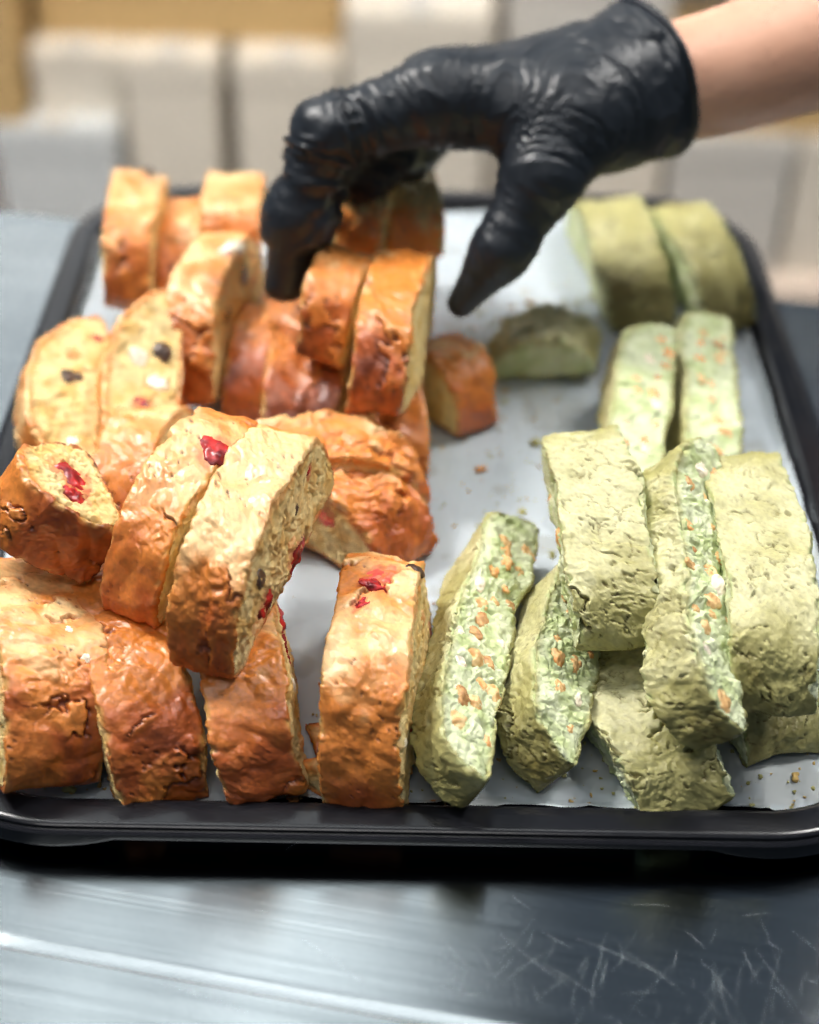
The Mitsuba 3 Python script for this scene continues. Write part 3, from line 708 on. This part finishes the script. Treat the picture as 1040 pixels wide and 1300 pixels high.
hs = .0014
lo, hi = np.array([-.085, .575, .045]), np.array([.125, .735, .180])
gsh = np.ceil((hi - lo) / hs).astype(int)
G_ = np.stack(np.meshgrid(*[lo[k] + hs * np.arange(gsh[k]) for k in range(3)], indexing='ij'), -1).reshape(-1, 3)
field = hand_field(G_)[0].reshape(gsh)
hv, hf = surface_net(field, lo, hs)
hm = trimesh.Trimesh(hv, hf, process=False)
trimesh.smoothing.filter_taubin(hm, lamb=.5, nu=.52, iterations=8)
hv = np.array(hm.vertices)
hn = vnormals(hv, hf)
_, hx_ = hand_field(hv)
P = hv + .008 * (np.stack([FB(hv, .022, 2, k) for k in (1, 2, 3)], -1) - .5)
lon = P - hx_ * (P * hx_).sum(1, keepdims=True) * .72      # folds that run along the fingers
tra = P * .42 + hx_ * (P * hx_).sum(1, keepdims=True) * .58   # folds that run across them
ma, mb = sstep(.40, .60, FB(hv, .030, 2, 31)), sstep(.44, .60, FB(hv, .026, 2, 35))
near = np.exp(-((np.minimum.reduce([np.linalg.norm(hv - J[k], axis=1) for k in ('IP', 'MP', 'ID')]) / .018) ** 2))
thumb = np.exp(-((np.linalg.norm(np.cross(hv - J['TM'], (J['TT'] - J['TM']) / np.linalg.norm(J['TT'] - J['TM'])), axis=1) / .022) ** 4)) * (hv[:, 2] < .125) * (hv[:, 0] > .005)
fin = sstep(-.004, -.030, hv[:, 0]) + near
crease1 = np.abs(2 * FB(lon, .022, 2, 41) - 1)
crease2 = np.abs(2 * FB(tra, .014, 2, 43) - 1)
fk = np.clip(fin, 0, 1)
disp = .0026 * (ridge(lon, .017, 7) ** 5 - .15) * (.35 + .65 * fk) + .0024 * np.minimum(crease1, .35) * (.5 + .5 * fk) + .0020 * np.minimum(crease2, .3) * np.clip(.10 + .8 * near, 0, 1) \
    * (1 - .6 * thumb) + .0007 * (ridge(tra, .0095, 17) ** 4 - .2) * np.clip(mb * .15 + near * .8, 0, 1) + .0012 * (FB(hv, .026, 2, 9) - .5) - .0008
disp = disp * (1 - .45 * thumb)
hv = hv + hn * disp[:, None]
put('person__glove', hv, hf, vnormals(hv, hf), 'glove_bsdf')


def tube(path, radii, nseg, wob=None, squash=1.0):
    path = np.asarray(path)
    t = np.gradient(path, axis=0)
    t /= np.linalg.norm(t, axis=1, keepdims=True)
    up = np.array([0, 0, 1.])
    a = np.cross(t, up); a /= np.linalg.norm(a, axis=1, keepdims=True)
    b = np.cross(a, t)
    th = np.arange(nseg) / nseg * 2 * np.pi
    R = np.asarray(radii)[:, None] * np.ones(nseg)
    if wob is not None: R = R + wob
    v = path[:, None] + R[..., None] * (np.cos(th)[None, :, None] * a[:, None] * squash + np.sin(th)[None, :, None] * b[:, None])
    v = v.transpose(1, 0, 2)
    return v.reshape(-1, 3), grid_faces(nseg, len(path))


# cuff: loose, wrinkled, open towards the forearm, with a beaded edge turned in
ax0, ax1 = J['W'] + [-.012, -.006, -.002], J['F1'] + [-.0145, -.004, -.0050]
ns = 90
s = np.linspace(0, 1, ns)
path = ax0 + (ax1 - ax0) * s[:, None]
rad = .0275 + .0045 * sstep(.2, .95, s)
th = np.arange(160) / 160 * 2 * np.pi
cyl = np.stack(np.broadcast_arrays(s[:, None] * .040, np.cos(th)[None] * .03, np.sin(th)[None] * .03), -1)
wob = .0040 * (ridge(cyl * [1, .35, .35], .008, 4) ** 2 - .4) * sstep(.05, .5, s)[:, None] + .0035 * (FB(cyl, .022, 2, 6) - .5) + .0015 * (ridge(cyl, .006, 14) - .5)
pleat = np.abs(2 * FB(cyl * [.35, 1, 1], .010, 2, 24) - 1)
wob = (wob * .6 + .0030 * (np.minimum(pleat, .4) - .25)) * (1 - .75 * sstep(.82, 1, s))[:, None]
wob += (.0040 * np.clip(-np.sin(th), 0, 1)[None]) * sstep(.3, 1, s)[:, None]
bead = np.linspace(-np.pi / 2, np.pi / 2 + 1.2, 11)
back = 14
t0 = (ax1 - ax0) / np.linalg.norm(ax1 - ax0)
path2 = np.vstack([path, path[-1] + t0 * (.0016 + .0016 * np.sin(bead))[:, None], path[::-1][:back]])
rad2 = np.concatenate([rad, rad[-1] + .0016 * np.cos(bead), rad[::-1][:back] - .0016])
wob2 = np.vstack([wob, np.repeat(wob[-1:], len(bead), 0), wob[::-1][:back]])
# gradient of a path that doubles back would flip the frame, so build the frame from the axis
t_ = (ax1 - ax0) / np.linalg.norm(ax1 - ax0)
a_ = np.cross(t_, [0, 0, 1.]); a_ /= np.linalg.norm(a_); b_ = np.cross(a_, t_)
R_ = rad2[:, None] + wob2
v = path2[:, None] + R_[..., None] * (np.cos(th)[None, :, None] * a_ + np.sin(th)[None, :, None] * b_)
v = v.transpose(1, 0, 2).reshape(-1, 3)
f = grid_faces(160, len(path2))
n = vnormals(v, f)
if ((v - path2[None].repeat(160, 0).reshape(-1, 3)) * n).sum(1)[:].reshape(160, -1)[:, 20].mean() < 0: f, n = f[:, ::-1], -n
put('person__glove__cuff', v, f, n, 'glove_bsdf')

s = np.linspace(0, 1, 60)
path = J['W'][None] * (1 - s[:, None]) + (J['F1'] + (J['F0'] - J['F1']) * 3.2)[None] * s[:, None]
path[:, 2] += .007 * sstep(.10, .32, s) + .012 * s ** 2
v, f = tube(path, .0225 + .023 * s ** .85, 48)
n = vnormals(v, f)
if ((v - np.repeat(path[None], 48, 0).reshape(-1, 3)) * n).sum(1).mean() < 0: f, n = f[:, ::-1], -n
put('person__forearm', v, f, n, 'skin_bsdf')
labels['person'] = {'label': 'bare forearm and hand in a wrinkled black glove reaching down to pinch golden slices', 'category': 'person'}

# ------------------------------------------------------------------ cartons on the low shelf behind the worktop
def carton(name, x0, x1, z0, z1, yf, dep, mat, text, group='cartons on the low shelf behind the worktop', tape='carton_grey_bsdf'):
    k = 0
    key = name
    while key in labels: k += 1; key = name + '_%03d' % k
    w, h = x1 - x0, z1 - z0
    box = m3.Manifold.cube([w, dep, h * .97]).translate([x0, yf, z0])
    scene[key + '__body'] = mikit.ply(box, mat)
    lid = m3.Manifold.cube([w + .006, dep + .006, min(.045, h * .25)]).translate([x0 - .003, yf - .003, z1 - min(.045, h * .25)])
    scene[key + '__lid'] = mikit.ply(lid, mat)
    tp = m3.Manifold.cube([.04, dep + .01, .0012]).translate([x0 + w / 2 - .02, yf - .005, z1 + .0004])
    scene[key + '__tape'] = mikit.ply(tp, tape)
    labels[key] = {'label': text, 'category': 'box', 'group': group}
    return key


YF = 2.4
carton('white_carton', -.60, -.465, -.70, -.560, YF + .02, .3, 'carton_white_bsdf', 'blurred off-white carton at the upper left, left of the dark-gap pair')
carton('white_carton', -.455, -.315, -.905, -.560, YF, .3, 'carton_white_bsdf', 'blurred white carton left of the dark gap behind the tray')
carton('white_carton', -.66, -.475, -.905, -.665, YF - .03, .3, 'carton_blue_bsdf', 'blurred bluish white carton at the left edge above the worktop')
carton('white_carton', -.285, -.125, -.905, -.560, YF, .3, 'carton_white_bsdf', 'blurred white carton right of the dark gap behind the tray')
carton('white_carton', -.112, .10, -.905, -.47, YF - .03, .32, 'carton_white_bsdf', 'blurred tall cream carton rising behind the gloved hand')
carton('white_carton', .40, .585, -.905, -.665, YF, .3, 'carton_grey_bsdf', 'blurred pale grey carton right of the glove cuff, behind the tray corner')
carton('white_carton', .60, .80, -.905, -.665, YF + .01, .3, 'carton_white_bsdf', 'blurred white carton cut by the right edge of the picture')
carton('white_carton', .115, .385, -.905, -.62, YF + .02, .3, 'carton_white_bsdf', 'blurred white carton hidden behind hand and thumb')
carton('brown_carton', -.595, -.125, -.558, -.30, YF + .075, .22, 'carton_brown_bsdf', 'blurred wide brown cardboard box along the top edge at the left')
carton('brown_carton', -.95, -.615, -.663, -.30, YF - .02, .25, 'carton_brown_bsdf', 'blurred brown cardboard box in the top left corner')
carton('brown_carton', .405, .80, -.663, -.56, YF + .02, .25, 'carton_brown_bsdf', 'blurred flat brown cardboard box under the forearm at the right')
carton('grey_carton', .13, .38, -.618, -.42, YF + .06, .22, 'carton_grey_bsdf', 'blurred grey carton at the top behind the glove')
sh = [trimesh.creation.box(bounds=[[-1.4, YF - .05, -.93], [1.4, YF + .8, -.905]])]
scene['low_shelf__board'] = mikit.ply(sh[0], 'carton_peach_bsdf')
for k, (x, y) in enumerate([(-1.36, YF - .01), (1.36, YF - .01), (-1.36, YF + .76), (1.36, YF + .76)]):
    scene['low_shelf__post' + ('' if k == 0 else '_%03d' % k)] = mikit.ply(trimesh.creation.box(bounds=[[x - .02, y - .02, -1.2], [x + .02, y + .02, .2]]), 'carton_dark_bsdf')
scene['low_shelf__back_panel'] = mikit.ply(trimesh.creation.box(bounds=[[-1.34, YF + .76, -.90], [1.34, YF + .78, .2]]), 'carton_dark_bsdf')
labels['low_shelf'] = {'label': 'low shelf with a pale board carrying the blurred cartons', 'category': 'shelf'}
scene['floor'] = mikit.ply((np.array([[-4, -1, -1.2], [4, -1, -1.2], [4, 5, -1.2], [-4, 5, -1.2]], float), np.array([[0, 1, 2], [0, 2, 3]])), 'floor_bsdf')
labels['floor'] = {'kind': 'structure', 'label': 'kitchen floor under the shelf and worktop'}
